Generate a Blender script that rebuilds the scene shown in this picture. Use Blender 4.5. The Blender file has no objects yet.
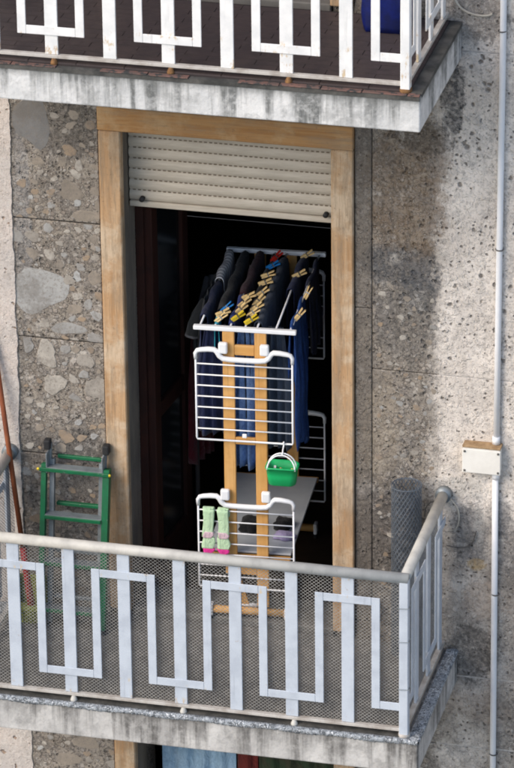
import bpy, bmesh, math, random
from mathutils import Vector, Matrix
random.seed(7)
R = math.radians
scn = bpy.context.scene
COL = scn.collection

# ------------------------------------------------------------------ camera
CAM_POS = Vector((4.889, -21.695, 12.005))
YAW, PITCH, ROLL = 0.2440, 0.4423, -0.0120
FPX = 4806.5                      # focal length in pixels of a 768 px tall picture
cam_d = bpy.data.cameras.new('camera')
cam = bpy.data.objects.new('camera', cam_d); COL.objects.link(cam)
fw = Vector((-math.sin(YAW)*math.cos(PITCH), math.cos(YAW)*math.cos(PITCH), -math.sin(PITCH)))
rt = fw.cross(Vector((0, 0, 1))).normalized(); up = rt.cross(fw)
r2 = math.cos(ROLL)*rt + math.sin(ROLL)*up
u2 = -math.sin(ROLL)*rt + math.cos(ROLL)*up
m = Matrix((r2, u2, -fw)).transposed().to_4x4(); m.translation = CAM_POS
cam.matrix_world = m
cam_d.sensor_fit = 'VERTICAL'; cam_d.sensor_height = 24.0
cam_d.lens = FPX*24.0/768.0
cam_d.clip_start = 0.5; cam_d.clip_end = 4000
scn.camera = cam

# ------------------------------------------------------------------ sky and sun
SUN_EL, SUN_AZ = R(38), R(222)    # azimuth measured clockwise from +Y (facade faces -Y)
w = bpy.data.worlds.new('World'); scn.world = w; w.use_nodes = True
nt = w.node_tree; nt.nodes.clear()
wo = nt.nodes.new('ShaderNodeOutputWorld'); bg = nt.nodes.new('ShaderNodeBackground')
sky = nt.nodes.new('ShaderNodeTexSky'); sky.sky_type = 'NISHITA'; sky.sun_disc = False
sky.sun_elevation = SUN_EL; sky.sun_rotation = SUN_AZ; sky.dust_density = 1.2; sky.air_density = 1.0; sky.ozone_density = 1.0
bg.inputs[1].default_value = 0.13
nt.links.new(sky.outputs[0], bg.inputs[0]); nt.links.new(bg.outputs[0], wo.inputs[0])
sd = bpy.data.lights.new('sun', 'SUN'); sd.energy = 1.5; sd.angle = R(42); sd.color = (1.0, 0.88, 0.73)
so = bpy.data.objects.new('sun', sd); COL.objects.link(so)
sdir = Vector((math.sin(SUN_AZ)*math.cos(SUN_EL), math.cos(SUN_AZ)*math.cos(SUN_EL), math.sin(SUN_EL)))
so.rotation_euler = sdir.to_track_quat('Z', 'Y').to_euler(); so.location = (-6, -20, 20)
scn.view_settings.view_transform = 'Standard'; scn.view_settings.look = 'None'
scn.view_settings.gamma = 1.0; scn.view_settings.exposure = 0.86
scn.view_settings.use_curve_mapping = False
scn.cycles.filter_width = 1.9

# ------------------------------------------------------------------ node helpers
class NT:
    def __init__(s, name):
        s.m = bpy.data.materials.new(name); s.m.use_nodes = True
        s.t = s.m.node_tree; s.b = s.t.nodes['Principled BSDF']
    def n(s, typ, **kw):
        nd = s.t.nodes.new('ShaderNode'+typ)
        for k, v in kw.items(): setattr(nd, k, v)
        return nd
    def set(s, sock, v):
        if hasattr(v, 'is_linked') or hasattr(v, 'links'): s.t.links.new(v, sock)
        else:
            if isinstance(v, (tuple, list)) and len(v) == 3 and sock.type == 'RGBA': v = (*v, 1)
            sock.default_value = v
    def math(s, op, a, b=0.0, clamp=False):
        nd = s.n('Math', operation=op, use_clamp=clamp); s.set(nd.inputs[0], a); s.set(nd.inputs[1], b); return nd.outputs[0]
    def vmath(s, op, a, b):
        nd = s.n('VectorMath', operation=op); s.set(nd.inputs[0], a); s.set(nd.inputs[1], b)
        return nd.outputs['Value'] if op in ('LENGTH', 'DOT_PRODUCT') else nd.outputs[0]
    def mix(s, f, a, b, mode='MIX'):
        nd = s.n('Mix', data_type='RGBA', blend_type=mode); s.set(nd.inputs[0], f); s.set(nd.inputs[6], a); s.set(nd.inputs[7], b)
        return nd.outputs[2]
    def ramp(s, v, lo, hi, a=0.0, b=1.0):
        nd = s.n('MapRange', interpolation_type='SMOOTHSTEP'); s.set(nd.inputs[0], v)
        for i, x in enumerate((lo, hi, a, b)): s.set(nd.inputs[i+1], x)
        return nd.outputs[0]
    def noise(s, vec, scale, detail=4, rough=.6, dist=0.0):
        nd = s.n('TexNoise'); s.set(nd.inputs['Vector'], vec); nd.inputs['Scale'].default_value = scale
        nd.inputs['Detail'].default_value = detail; nd.inputs['Roughness'].default_value = rough
        nd.inputs['Distortion'].default_value = dist
        return nd.outputs[0]
    def noisec(s, vec, scale, detail=3):
        nd = s.n('TexNoise'); s.set(nd.inputs['Vector'], vec); nd.inputs['Scale'].default_value = scale
        nd.inputs['Detail'].default_value = detail; return nd.outputs[1]
    def voro(s, vec, scale, feature='F1', rnd=1.0):
        nd = s.n('TexVoronoi', feature=feature); s.set(nd.inputs['Vector'], vec); nd.inputs['Scale'].default_value = scale
        nd.inputs['Randomness'].default_value = rnd; return nd
    def pos(s): return s.n('NewGeometry').outputs['Position']
    def obj(s): return s.n('TexCoord').outputs['Object']
    def rand(s): return s.n('ObjectInfo').outputs['Random']
    def scale(s, v, sc): return s.vmath('MULTIPLY', v, sc)
    def xyz(s, v):
        nd = s.n('SeparateXYZ'); s.set(nd.inputs[0], v); return nd.outputs
    def bump(s, h, dist=.003, strength=1.0):
        nd = s.n('Bump'); nd.inputs['Distance'].default_value = dist; nd.inputs['Strength'].default_value = strength
        s.set(nd.inputs['Height'], h); s.t.links.new(nd.outputs[0], s.b.inputs['Normal'])
    def out(s, col, rough=.8, spec=.3, metal=0.0):
        s.set(s.b.inputs['Base Color'], col); s.set(s.b.inputs['Roughness'], rough)
        s.b.inputs['Specular IOR Level'].default_value = spec; s.b.inputs['Metallic'].default_value = metal
        return s.m
    def blob(s, p, c, r, nz, soft=.5, k=.5):
        "patch with a ragged outline: centre c, radii r, in world metres"
        d = s.vmath('SUBTRACT', p, c); d = s.vmath('MULTIPLY', d, (1/r[0], 0, 1/r[1]))
        L = s.vmath('LENGTH', d, (0, 0, 0))
        L = s.math('ADD', L, s.math('MULTIPLY', s.math('SUBTRACT', nz, .5), k*2))
        return s.ramp(L, 1.0, 1.0-soft)

def simple(name, c, c2=None, rough=.6, spec=.3, scale=8, bump=0.0, bscale=60, metal=0.0, stretch=(1, 1, 1), wear=None):
    t = NT(name); o = t.obj(); v = t.scale(o, stretch)
    f = t.ramp(t.noise(v, scale, 5, .65), .32, .68)
    c2 = c2 or tuple(x*.8 for x in c)
    col = t.mix(f, c, c2)
    if wear:
        wc, thr = wear
        col = t.mix(t.ramp(t.noise(v, scale*2.3, 6, .7), thr, thr+.06), col, wc)
    if bump: t.bump(t.noise(v, bscale, 4), bump)
    return t.out(col, t.math('ADD', t.math('MULTIPLY', f, .12), rough-.06), spec, metal)

# ------------------------------------------------------------------ materials
def m_stone():
    t = NT('conglomerate_stone'); p0 = t.pos(); x, y, z = t.xyz(p0)
    off = t.math('MULTIPLY', t.rand(), 37.0)
    comb = t.n('CombineXYZ'); t.set(comb.inputs[1], off)
    p = t.vmath('ADD', p0, comb.outputs[0])
    big = t.noise(p, 1.9, 5, .6); mid = t.noise(p, 8, 6, .7); fine = t.noise(p, 60, 5, .75); fin2 = t.noise(p, 170, 3, .7)
    wob = t.vmath('ADD', p, t.vmath('MULTIPLY', t.vmath('SUBTRACT', t.noisec(p, 11, 4), (.5, .5, .5)), (.11, .11, .11)))
    matrix = t.mix(t.ramp(big, .35, .65), (.165, .140, .115), (.285, .245, .202))
    matrix = t.mix(t.ramp(mid, .40, .62), matrix, (.37, .32, .262))
    matrix = t.mix(t.math('MULTIPLY', t.ramp(fine, .48, .62), .85), matrix, (.050, .043, .038))
    matrix = t.mix(t.math('MULTIPLY', t.ramp(fin2, .53, .64), .5), matrix, (.46, .42, .37))
    col = matrix; hgt = t.math('MULTIPLY', fine, -.6)
    wob3 = t.vmath('ADD', p, t.vmath('MULTIPLY', t.noisec(p, 22, 3), (.035, .035, .035)))
    for sc, keep, lo in ((17, .62, .28), (36, .36, .30), (85, .40, .30)):
        v = t.voro(wob3 if sc > 20 else wob, sc); d = v.outputs['Distance']; cc = t.xyz(v.outputs['Color'])
        inside = t.ramp(d, lo+.13, lo+.02)
        mk = t.math('MULTIPLY', inside, t.math('GREATER_THAN', cc[0], keep))
        pc = t.mix(cc[1], (.25, .21, .17), (.56, .52, .46)); pc = t.mix(t.math('MULTIPLY', cc[2], .35), pc, (.36, .22, .13))
        pc = t.mix(t.ramp(mid, .3, .75), pc, t.mix(.35, pc, (.30, .31, .33)))
        pc = t.mix(t.math('MULTIPLY', t.ramp(fin2, .5, .62), .35), pc, (.12, .11, .10))
        ring = t.math('MULTIPLY', t.ramp(d, lo+.05, lo+.13), t.math('MULTIPLY', t.ramp(d, lo+.30, lo+.15), t.math('GREATER_THAN', cc[0], keep)))
        col = t.mix(t.math('MULTIPLY', ring, .45), col, (.07, .06, .052))
        col = t.mix(t.math('MULTIPLY', mk, .80), col, pc)
        hgt = t.math('ADD', hgt, t.math('MULTIPLY', mk, .45))
    # limewash spilled over the stone right of the balcony end: ragged edge, thin in places
    edge = t.math('ADD', x, t.math('MULTIPLY', t.math('SUBTRACT', t.noise(p0, 6, 5, .7), .5), .22))
    pale = t.ramp(edge, .36, .50)
    pcol = t.mix(t.ramp(t.noise(p0, 3.1, 5, .6), .35, .65), (.66, .585, .515), (.82, .74, .66))
    pcol = t.mix(t.math('MULTIPLY', t.ramp(t.noise(p0, 22, 6, .75), .48, .64), .6), pcol, (.40, .365, .335))
    pcol = t.mix(t.math('MULTIPLY', t.ramp(t.noise(p0, 7, 6, .7), .52, .68), .65), pcol, (.38, .355, .34))
    pcol = t.mix(t.math('MULTIPLY', t.ramp(fin2, .5, .66), .4), pcol, (.84, .81, .77))
    pcol = t.mix(t.math('MULTIPLY', t.ramp(fine, .54, .66), .6), pcol, (.16, .145, .13))
    thin = t.ramp(t.noise(p0, 2.6, 5, .65), .30, .46, .80, 1.0)
    pm = t.math('MULTIPLY', pale, thin)
    zlow = t.ramp(z, 1.0, .45)
    pm = t.math('MULTIPLY', pm, t.math('SUBTRACT', 1.0, t.math('MULTIPLY', zlow, t.ramp(t.noise(p0, 4, 4), .35, .6, .25, .75))))
    col = t.mix(pm, col, pcol)
    # pits
    wob2 = t.vmath('ADD', p, t.vmath('MULTIPLY', t.noisec(p, 30, 3), (.025, .025, .025)))
    pv = t.voro(wob2, 40); pit = t.math('MULTIPLY', t.ramp(pv.outputs['Distance'], .34, .14), t.math('GREATER_THAN', t.xyz(pv.outputs['Color'])[2], t.ramp(t.noise(p0, 3.3, 4), .35, .65, .58, .95)))
    pv2 = t.voro(wob2, 19); pit2 = t.math('MULTIPLY', t.ramp(pv2.outputs['Distance'], .28, .10), t.math('GREATER_THAN', t.xyz(pv2.outputs['Color'])[1], t.ramp(t.noise(p0, 2.1, 4), .35, .65, .80, .99)))
    pit = t.math('MAXIMUM', pit, pit2)
    col = t.mix(t.math('MULTIPLY', pit, .72), col, (.075, .065, .056))
    # stains and other dark or pale patches with ragged shapes
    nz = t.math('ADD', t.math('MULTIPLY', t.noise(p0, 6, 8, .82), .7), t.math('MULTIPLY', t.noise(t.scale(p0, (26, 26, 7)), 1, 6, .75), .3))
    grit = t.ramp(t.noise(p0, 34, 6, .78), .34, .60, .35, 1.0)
    for c, r, cc, a in (((.24, 0, 2.14), (.22, .14), (.085, .09, .10), .85), ((.34, 0, 2.02), (.12, .16), (.11, .115, .125), .7), ((.28, 0, 2.62), (.24, .45), (.23, .15, .085), .62),
                        ((.62, 0, .66), (.10, .22), (.15, .148, .15), .75), ((.76, 0, .78), (.07, .15), (.15, .15, .155), .7), ((.82, 0, .62), (.08, .2), (.14, .14, .145), .6),
                        ((.20, 0, .55), (.24, .55), (.085, .08, .08), .80), ((-1.50, 0, 2.78), (.36, .20), (.075, .068, .06), .6),  # last one paints the soft shade below the upper slab, left wall
                        ((.50, 0, 3.12), (.07, .30), (.06, .062, .068), .9), ((.62, 0, -.02), (.16, .20), (.07, .066, .062), .8), ((.36, 0, 2.86), (.18, .10), (.09, .08, .07), .6),  # first and last: dark patches on the right wall next to the slab
                        ((.60, 0, 3.52), (.22, .15), (.11, .098, .09), .7), ((-1.50, 0, .62), (.28, .50), (.13, .122, .118), .65), ((.28, 0, 1.85), (.20, .26), (.13, .125, .12), .55),
                        ((.55, 0, .93), (.20, .07), (.58, .54, .49), .9), ((.66, 0, .74), (.03, .18), (.55, .52, .48), .7), ((.64, 0, .50), (.06, .045), (.55, .38, .17), .7),
                        ((.70, 0, .30), (.15, .13), (.46, .36, .28), .6), ((.65, 0, -.34), (.20, .10), (.42, .33, .26), .5), ((-1.55, 0, .92), (.30, .14), (.085, .08, .075), .6),
                        ((.14, 0, 1.25), (.10, .40), (.34, .28, .21), .5), ((-1.60, 0, -.6), (.25, .3), (.12, .10, .085), .5), ((-1.74, 0, 2.2), (.05, .7), (.33, .33, .34), .5)):
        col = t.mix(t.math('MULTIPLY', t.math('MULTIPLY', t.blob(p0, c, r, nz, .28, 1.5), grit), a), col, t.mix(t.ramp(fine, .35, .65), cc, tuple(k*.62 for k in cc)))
    blo = t.ramp(t.noise(t.vmath('ADD', p0, (3.1, 0, 1.7)), 4.2, 8, .80), .47, .60)
    col = t.mix(t.math('MULTIPLY', blo, t.math('SUBTRACT', .50, t.math('MULTIPLY', pm, .30))), col, t.mix(t.ramp(fine, .4, .6), (.22, .20, .185), (.12, .108, .098)))
    run = t.math('MULTIPLY', t.ramp(t.noise(t.scale(p0, (15, 15, .9)), 1, 6, .72), .50, .66), t.ramp(t.noise(p0, 40, 5, .75), .34, .60, .3, 1.0))
    col = t.mix(t.math('MULTIPLY', run, t.math('SUBTRACT', .45, t.math('MULTIPLY', pm, .27))), col, (.13, .115, .10))
    lite = t.ramp(t.noise(t.vmath('ADD', p0, (7.7, 0, 4.3)), 6.5, 8, .80), .54, .64)
    col = t.mix(t.math('MULTIPLY', lite, .40), col, (.66, .61, .55))
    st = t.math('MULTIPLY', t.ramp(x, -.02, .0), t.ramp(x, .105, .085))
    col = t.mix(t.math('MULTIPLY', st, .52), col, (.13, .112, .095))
    hgt = t.math('SUBTRACT', hgt, t.math('MULTIPLY', pit, 1.6))
    t.bump(hgt, .006)
    return t.out(col, .92, .15)

def m_render():
    t = NT('rough_pink_render'); p = t.pos()
    col = t.mix(t.ramp(t.noise(p, 3, 5), .35, .65), (.66, .575, .515), (.55, .50, .46))
    col = t.mix(t.math('MULTIPLY', t.ramp(t.noise(p, 45, 5, .7), .50, .66), .5), col, (.70, .655, .60))
    pv = t.voro(t.vmath('ADD', p, t.scale(t.noisec(p, 12), (.08,)*3)), 30)
    pit = t.math('MULTIPLY', t.ramp(pv.outputs['Distance'], .32, .15), t.math('GREATER_THAN', t.xyz(pv.outputs['Color'])[0], .72))
    col = t.mix(t.math('MULTIPLY', pit, .7), col, (.30, .17, .09))
    col = t.mix(t.math('MULTIPLY', t.ramp(t.noise(p, 9, 6, .75), .50, .66), .5), col, (.40, .35, .31))
    col = t.mix(t.math('MULTIPLY', t.ramp(t.noise(p, 75, 4, .75), .55, .66), .6), col, (.27, .22, .18))
    t.bump(t.math('SUBTRACT', t.noise(p, 60, 5, .7), pit), .010)
    return t.out(col, .95, .1)

def m_pebble(name, c):
    t = NT(name); o = t.pos(); off = t.math('MULTIPLY', t.rand(), 20)
    cb = t.n('CombineXYZ'); t.set(cb.inputs[0], off); p = t.vmath('ADD', o, cb.outputs[0])
    d = tuple(x*.78 for x in c)
    col = t.mix(t.ramp(t.noise(p, 14, 5, .6), .3, .7), c, d)
    col = t.mix(t.math('MULTIPLY', t.ramp(t.noise(p, 60, 5, .7), .50, .62), .55), col, (.20, .175, .15))
    col = t.mix(t.math('MULTIPLY', t.rand(), .55), col, (.22, .195, .17))
    col = t.mix(t.math('MULTIPLY', t.ramp(t.noise(o, 5, 5, .7), .48, .62), .45), col, (.15, .13, .11))
    t.bump(t.noise(p, 90, 4), .002)
    return t.out(col, .9, .15)

def m_slab(name, clean, grey, dirt, dirtk, ztop, dk):
    t = NT(name); p = t.pos(); x, y, z = t.xyz(p)
    col = t.mix(t.ramp(t.noise(p, 3.3, 6, .65), .35, .68), clean, grey)
    d = t.math('SUBTRACT', ztop, z)                    # metres below the rim
    s1 = t.noise(t.scale(p, (6, 6, .5)), 1.0, 3, .6); s2 = t.noise(t.scale(p, (22, 22, 1.2)), 1.0, 5, .65)
    run = t.math('ADD', t.math('MULTIPLY', s1, .6), t.math('MULTIPLY', s2, .4))
    # water runs from the rim: some stop short, some reach the lower edge
    lvl = t.math('SUBTRACT', run, t.math('MULTIPLY', d, dk))
    streak = t.math('MULTIPLY', t.ramp(lvl, .42, .56), t.ramp(t.noise(p, 30, 5, .75), .30, .60, .45, 1.0))
    col = t.mix(t.math('MULTIPLY', streak, dirtk), col, dirt)
    blot = t.ramp(t.noise(p, 13, 6, .72), .50, .68)
    col = t.mix(t.math('MULTIPLY', blot, dirtk*.45), col, tuple(k*.6 for k in grey))
    fine = t.ramp(t.noise(p, 90, 4, .7), .55, .7)
    col = t.mix(t.math('MULTIPLY', fine, .3*dirtk), col, dirt)
    low = t.ramp(t.noise(t.scale(p, (4, 4, 4)), 1, 5, .7), .52, .62)
    col = t.mix(t.math('MULTIPLY', low, .35*dirtk), col, dirt)
    rim = t.ramp(t.math('ADD', d, t.math('MULTIPLY', t.noise(p, 15, 6, .75), .10)), .105, .03)
    col = t.mix(t.math('MULTIPLY', rim, .75*dirtk), col, dirt)
    t.bump(t.math('ADD', t.noise(p, 40, 5), t.math('MULTIPLY', t.noise(p, 6, 3), 2)), .004)
    return t.out(col, .88, .18)

def m_wood(name, a, b, c, axis='z', sc=1.0, weather=0.0):
    t = NT(name); o = t.obj()
    st = {'z': (34, 34, 1.6), 'x': (1.6, 34, 34), 'y': (34, 1.6, 34)}[axis]
    v = t.scale(o, tuple(k*sc for k in st)); g = t.noise(v, 1.0, 6, .65, .6)
    col = t.mix(t.ramp(g, .36, .64), a, b)
    col = t.mix(t.math('MULTIPLY', t.ramp(t.noise(o, 3.2, 6, .7), .44, .62), .8), col, c)
    col = t.mix(t.math('MULTIPLY', t.ramp(t.noise(v, 2.7, 4), .55, .72), .35), col, tuple(k*.45 for k in a))
    if weather:
        w1 = t.ramp(t.noise(t.scale(o, (17, 17, 2.2) if axis == 'z' else (2.2, 17, 17)), 1, 7, .78), .44, .62)
        col = t.mix(t.math('MULTIPLY', w1, weather), col, (.30, .22, .145))
        w2 = t.ramp(t.noise(o, 48, 5, .75), .58, .68)
        col = t.mix(t.math('MULTIPLY', w2, weather*.8), col, (.15, .11, .075))
        w3 = t.ramp(t.noise(t.scale(o, (70, 70, 5) if axis == 'z' else (5, 70, 70)), 1, 4, .7), .56, .66)
        col = t.mix(t.math('MULTIPLY', w3, weather*.6), col, (.22, .15, .09))
    t.bump(g, .0015)
    return t.out(col, .7, .25)

def m_paint(name, c, dirt, rust, rk=.5, scale=9, band=None):
    t = NT(name); p = t.pos()
    col = t.mix(t.ramp(t.noise(p, scale, 5, .6), .38, .70), c, dirt)
    rn = t.noise(p, 23, 6, .72)
    col = t.mix(t.math('MULTIPLY', t.ramp(rn, .66, .72), rk), col, rust)
    if band:
        z = t.xyz(p)[2]; bn = t.noise(t.scale(p, (30, 30, 14)), 1, 5, .7)
        for lo, hi, th in band:
            zz = t.math('MULTIPLY', t.ramp(z, lo-.01, lo+.012), t.ramp(z, hi+.02, hi-.02))
            col = t.mix(t.math('MULTIPLY', t.math('MULTIPLY', zz, t.ramp(bn, th, th+.10)), .85), col, t.mix(t.ramp(bn, .5, .7), rust, (.62, .48, .28)))
    st = t.ramp(t.noise(t.scale(p, (40, 40, 3)), 1, 4), .60, .74)
    col = t.mix(t.math('MULTIPLY', st, .28), col, tuple(k*.55 for k in dirt))
    t.bump(t.noise(p, 130, 3), .0006)
    return t.out(col, .5, .35)

def m_cloth(name, c, c2=None, weave=420, bump=.0012, rough=.9):
    t = NT(name); o = t.obj(); c2 = c2 or tuple(k*.6 for k in c)
    col = t.mix(t.ramp(t.noise(o, 11, 5, .6), .35, .68), c, c2)
    col = t.mix(t.math('MULTIPLY', t.noise(o, weave, 2), .35), col, tuple(min(1, k*1.7+.004) for k in c))
    t.bump(t.math('ADD', t.math('MULTIPLY', t.noise(o, weave*.5, 3), .12), t.noise(t.scale(o, (1, 1, .45)), 26, 5, .6, 1.2)), .012)
    m = t.out(col, rough, .12); t.b.inputs['Sheen Weight'].default_value = .12
    return m

def m_denim(name, a, b):
    t = NT(name); o = t.obj()
    wv = t.noise(t.scale(o, (700, 700, 90)), 1, 2)
    col = t.mix(t.ramp(t.noise(o, 9, 6, .65), .35, .66), a, b)
    col = t.mix(t.math('MULTIPLY', t.ramp(wv, .45, .65), .35), col, tuple(min(1, k*2.2) for k in b))
    t.bump(t.math('ADD', t.math('MULTIPLY', wv, .1), t.noise(t.scale(o, (1, 1, .45)), 24, 5, .6, 1.2)), .012)
    return t.out(col, .9, .1)

def m_stripe(name, c1, c2, sc, axis=1):
    t = NT(name); o = t.obj(); v = t.xyz(o)[axis]
    s = t.ramp(t.math('SINE', t.math('MULTIPLY', v, sc)), -.25, .25)
    return t.out(t.mix(s, c1, c2), .9, .1)

def m_tar():
    t = NT('weathered_aluminium_bitumen'); p = t.pos()
    n = t.noise(p, 55, 6, .75); n2 = t.noise(p, 130, 4, .7)
    col = t.mix(t.ramp(n, .42, .58), (.085, .095, .105), (.36, .39, .42))
    col = t.mix(t.math('MULTIPLY', t.ramp(n2, .53, .58), t.ramp(t.noise(p, 12, 4), .4, .6, .35, 1.0)), col, (.82, .84, .86))
    t.bump(t.math('ADD', n, t.math('MULTIPLY', n2, .4)), .008)
    return t.out(col, .6, .5)

def m_glass(name):
    t = NT(name)
    m = t.out((.012, .014, .016), .18, .3)
    return m

M = {}; H0 = 3.5
M['mortar'] = simple('pale_mortar', (.60, .55, .50), (.34, .31, .285), .95, .1, 22, .004, 60)
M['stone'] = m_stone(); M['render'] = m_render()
for i, c in enumerate(((.35, .295, .235), (.50, .455, .395), (.43, .425, .41), (.37, .275, .19), (.20, .195, .19))): M['peb%d' % i] = m_pebble('pebble_stone_%d' % i, c)
M['slab_up'] = m_slab('whitewashed_slab', (.74, .73, .71), (.58, .58, .57), (.10, .105, .10), .90, H0-.022, .36)
M['slab_low'] = m_slab('weathered_grey_slab', (.60, .58, .55), (.43, .415, .395), (.10, .095, .088), .92, 0.0, .38)
M['floor_low'] = simple('worn_cement_floor', (.185, .172, .156), (.13, .123, .113), .9, .15, 4, .002, 40)
M['tile_up'] = simple('dark_brown_clinker', (.075, .057, .056), (.060, .047, .047), .55, .35, 14, .0008, 50)
M['grout'] = simple('dark_grout', (.050, .042, .041), None, .95, .1, 9)
M['tile_edge'] = simple('red_clinker_edge', (.19, .105, .085), (.12, .085, .075), .8, .2, 12, .002, 50, wear=((.05, .05, .05), .50))
M['tar'] = m_tar()
M['blacktop'] = simple('dirty_dark_mortar', (.055, .055, .052), (.12, .115, .105), .95, .1, 9, .004, 40)
M['jamb'] = m_wood('ochre_door_surround', (.42, .24, .115), (.53, .345, .195), (.62, .49, .35), 'z', 1.1, .72)
M['lintel'] = m_wood('ochre_lintel', (.38, .185, .066), (.46, .255, .105), (.51, .335, .175), 'x', 1.1, .55)
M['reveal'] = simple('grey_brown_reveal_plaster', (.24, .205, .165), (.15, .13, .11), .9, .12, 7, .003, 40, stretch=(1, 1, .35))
M['slat'] = simple('cream_shutter_plastic', (.55, .485, .395), (.46, .40, .32), .5, .3, 7, stretch=(1, 1, 8))
M['dark'] = simple('dark_slot', (.22, .175, .13), None, .9, .1)
M['black'] = simple('black_rubber', (.018, .018, .02), (.03, .03, .03), .7, .3)
M['redwood'] = m_wood('dark_red_window_wood', (.045, .013, .008), (.03, .010, .007), (.02, .008, .006), 'z')
M['glass'] = m_glass('dark_glass')
M['rail_low'] = m_paint('pale_grey_blue_paint', (.53, .575, .635), (.45, .49, .55), (.30, .17, .09), .45, 9, ((.05, .08, .54), (.148, .162, .60), (.735, .782, .61), (.855, .90, .56)))
M['toprail'] = m_paint('cream_handrail_paint', (.52, .50, .455), (.40, .385, .355), (.30, .20, .12), .5)
M['rail_up'] = m_paint('white_railing_paint', (.84, .83, .81), (.72, .72, .71), (.42, .25, .11), .45, 9, ((3.54, 3.60, .52), (3.615, 3.66, .56), (3.68, 3.70, .55)))
M['rail_foot'] = m_paint('rust_streaked_bottom_rail', (.52, .49, .45), (.36, .32, .28), (.22, .11, .06), .9, 14)
M['rust'] = simple('rust_stain', (.26, .14, .06), (.15, .08, .04), .9, .1, 60)
M['net'] = simple('galvanised_mesh', (.40, .385, .36), (.24, .235, .225), .55, .4, 20)
M['netroll'] = simple('blue_grey_mesh', (.13, .15, .175), (.08, .095, .115), .6, .4, 20)
M['pipe'] = simple('white_plastic_conduit', (.86, .85, .85), (.78, .775, .78), .5, .3, 5)
M['box'] = simple('ivory_junction_box', (.80, .77, .71), (.72, .69, .63), .55, .3, 9)
M['boxrust'] = simple('rusty_box_lid', (.44, .30, .17), (.27, .17, .09), .85, .15, 30)
M['cable'] = simple('cream_cable', (.55, .50, .42), (.42, .38, .32), .7, .2)
M['darkcable'] = simple('grey_cable', (.13, .12, .11), None, .7, .2)
M['beech'] = m_wood('beech_wood', (.60, .315, .095), (.68, .39, .145), (.55, .28, .085), 'z', .8)
M['beechx'] = m_wood('beech_crossbar', (.60, .315, .095), (.68, .39, .145), (.55, .28, .085), 'x', .8)
M['white'] = simple('white_plastic', (.86, .86, .86), (.80, .80, .81), .38, .4, 9)
M['wire'] = simple('white_coated_wire', (.84, .84, .85), (.76, .76, .78), .4, .4, 9)
M['shelf'] = simple('blue_grey_shelf_board', (.50, .53, .57), (.42, .45, .50), .6, .3, 4)
M['green'] = simple('green_plastic', (.012, .42, .13), (.010, .34, .10), .42, .4, 6)
M['mint'] = m_cloth('mint_knit', (.50, .70, .44), (.42, .62, .37), 300)
M['pink'] = m_cloth('pink_knit', (.78, .05, .30), (.66, .04, .24), 300)
M['palepink'] = m_cloth('pale_pink_knit', (.72, .50, .55), None, 300)
M['navy'] = m_cloth('navy_jersey', (.014, .020, .060), (.010, .014, .042))
M['blk'] = m_cloth('black_cotton', (.012, .012, .014), (.008, .008, .010))
M['maroon'] = m_cloth('dark_maroon_wool', (.040, .012, .018), (.026, .008, .012))
M['slate'] = m_cloth('slate_blue_cotton', (.040, .055, .085), (.028, .038, .06))
M['royal'] = m_cloth('royal_blue_jersey', (.018, .035, .17), (.012, .022, .11))
M['olive'] = m_cloth('dark_olive_cotton', (.020, .022, .024), (.014, .015, .016))
M['teal'] = m_cloth('turquoise_cotton', (.02, .32, .42), (.02, .22, .32))
M['red'] = m_cloth('dark_red_cotton', (.055, .005, .009), (.035, .004, .006))
M['greyc'] = m_cloth('grey_cotton', (.10, .10, .11), None)
M['lilac'] = m_cloth('lilac_cotton', (.42, .36, .58), None)
M['knit'] = m_stripe('grey_white_ribbed_knit', (.80, .78, .77), (.42, .41, .42), 190)
M['denim'] = m_denim('blue_denim', (.022, .055, .20), (.035, .085, .27))
M['denim2'] = m_denim('washed_denim', (.06, .12, .28), (.15, .24, .44))
M['pinwood'] = simple('clothespin_wood', (.80, .60, .30), (.72, .50, .22), .6, .25, 60)
M['pinyellow'] = simple('yellow_pin_plastic', (.78, .58, .04), (.72, .50, .03), .4, .4)
M['pinblue'] = simple('blue_pin_plastic', (.02, .20, .55), None, .4, .4)
M['pinred'] = simple('red_pin_plastic', (.55, .03, .02), None, .4, .4)
M['steel'] = simple('spring_steel', (.45, .45, .45), None, .35, .5, metal=.9)
M['ladder'] = simple('green_ladder_enamel', (.009, .155, .060), (.010, .105, .042), .45, .4, 8, wear=((.16, .17, .16), .62))
M['alu'] = simple('grey_aluminium', (.26, .285, .30), (.17, .19, .20), .5, .4, 10, metal=.35)
M['pole'] = m_wood('varnished_broom_pole', (.20, .055, .022), (.26, .085, .035), (.14, .04, .02), 'z')
M['redpl'] = simple('red_plastic', (.52, .020, .015), None, .45, .4)
M['bristle'] = simple('yellow_green_bristle', (.30, .32, .07), (.22, .24, .05), .8, .2, 60)
M['bag'] = simple('deep_blue_plastic', (.006, .016, .16), (.003, .007, .06), .42, .5, 9)
M['card'] = simple('brown_cardboard', (.42, .28, .16), None, .9, .1)
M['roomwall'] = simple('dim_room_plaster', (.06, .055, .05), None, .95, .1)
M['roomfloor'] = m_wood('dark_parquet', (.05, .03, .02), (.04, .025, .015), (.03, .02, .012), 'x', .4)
M['curtblue'] = m_cloth('light_blue_curtain', (.30, .43, .55), (.20, .33, .46), 120)
M['curtred'] = m_cloth('dark_red_curtain', (.15, .028, .022), (.10, .018, .016), 120)
M['curtgreen'] = m_cloth('dark_green_curtain', (.035, .055, .030), (.06, .045, .03), 120)
M['street'] = simple('street_paving', (.20, .195, .185), (.15, .15, .145), .95, .1, .4, .01, 3)
M['skyless'] = M['roomwall']

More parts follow.
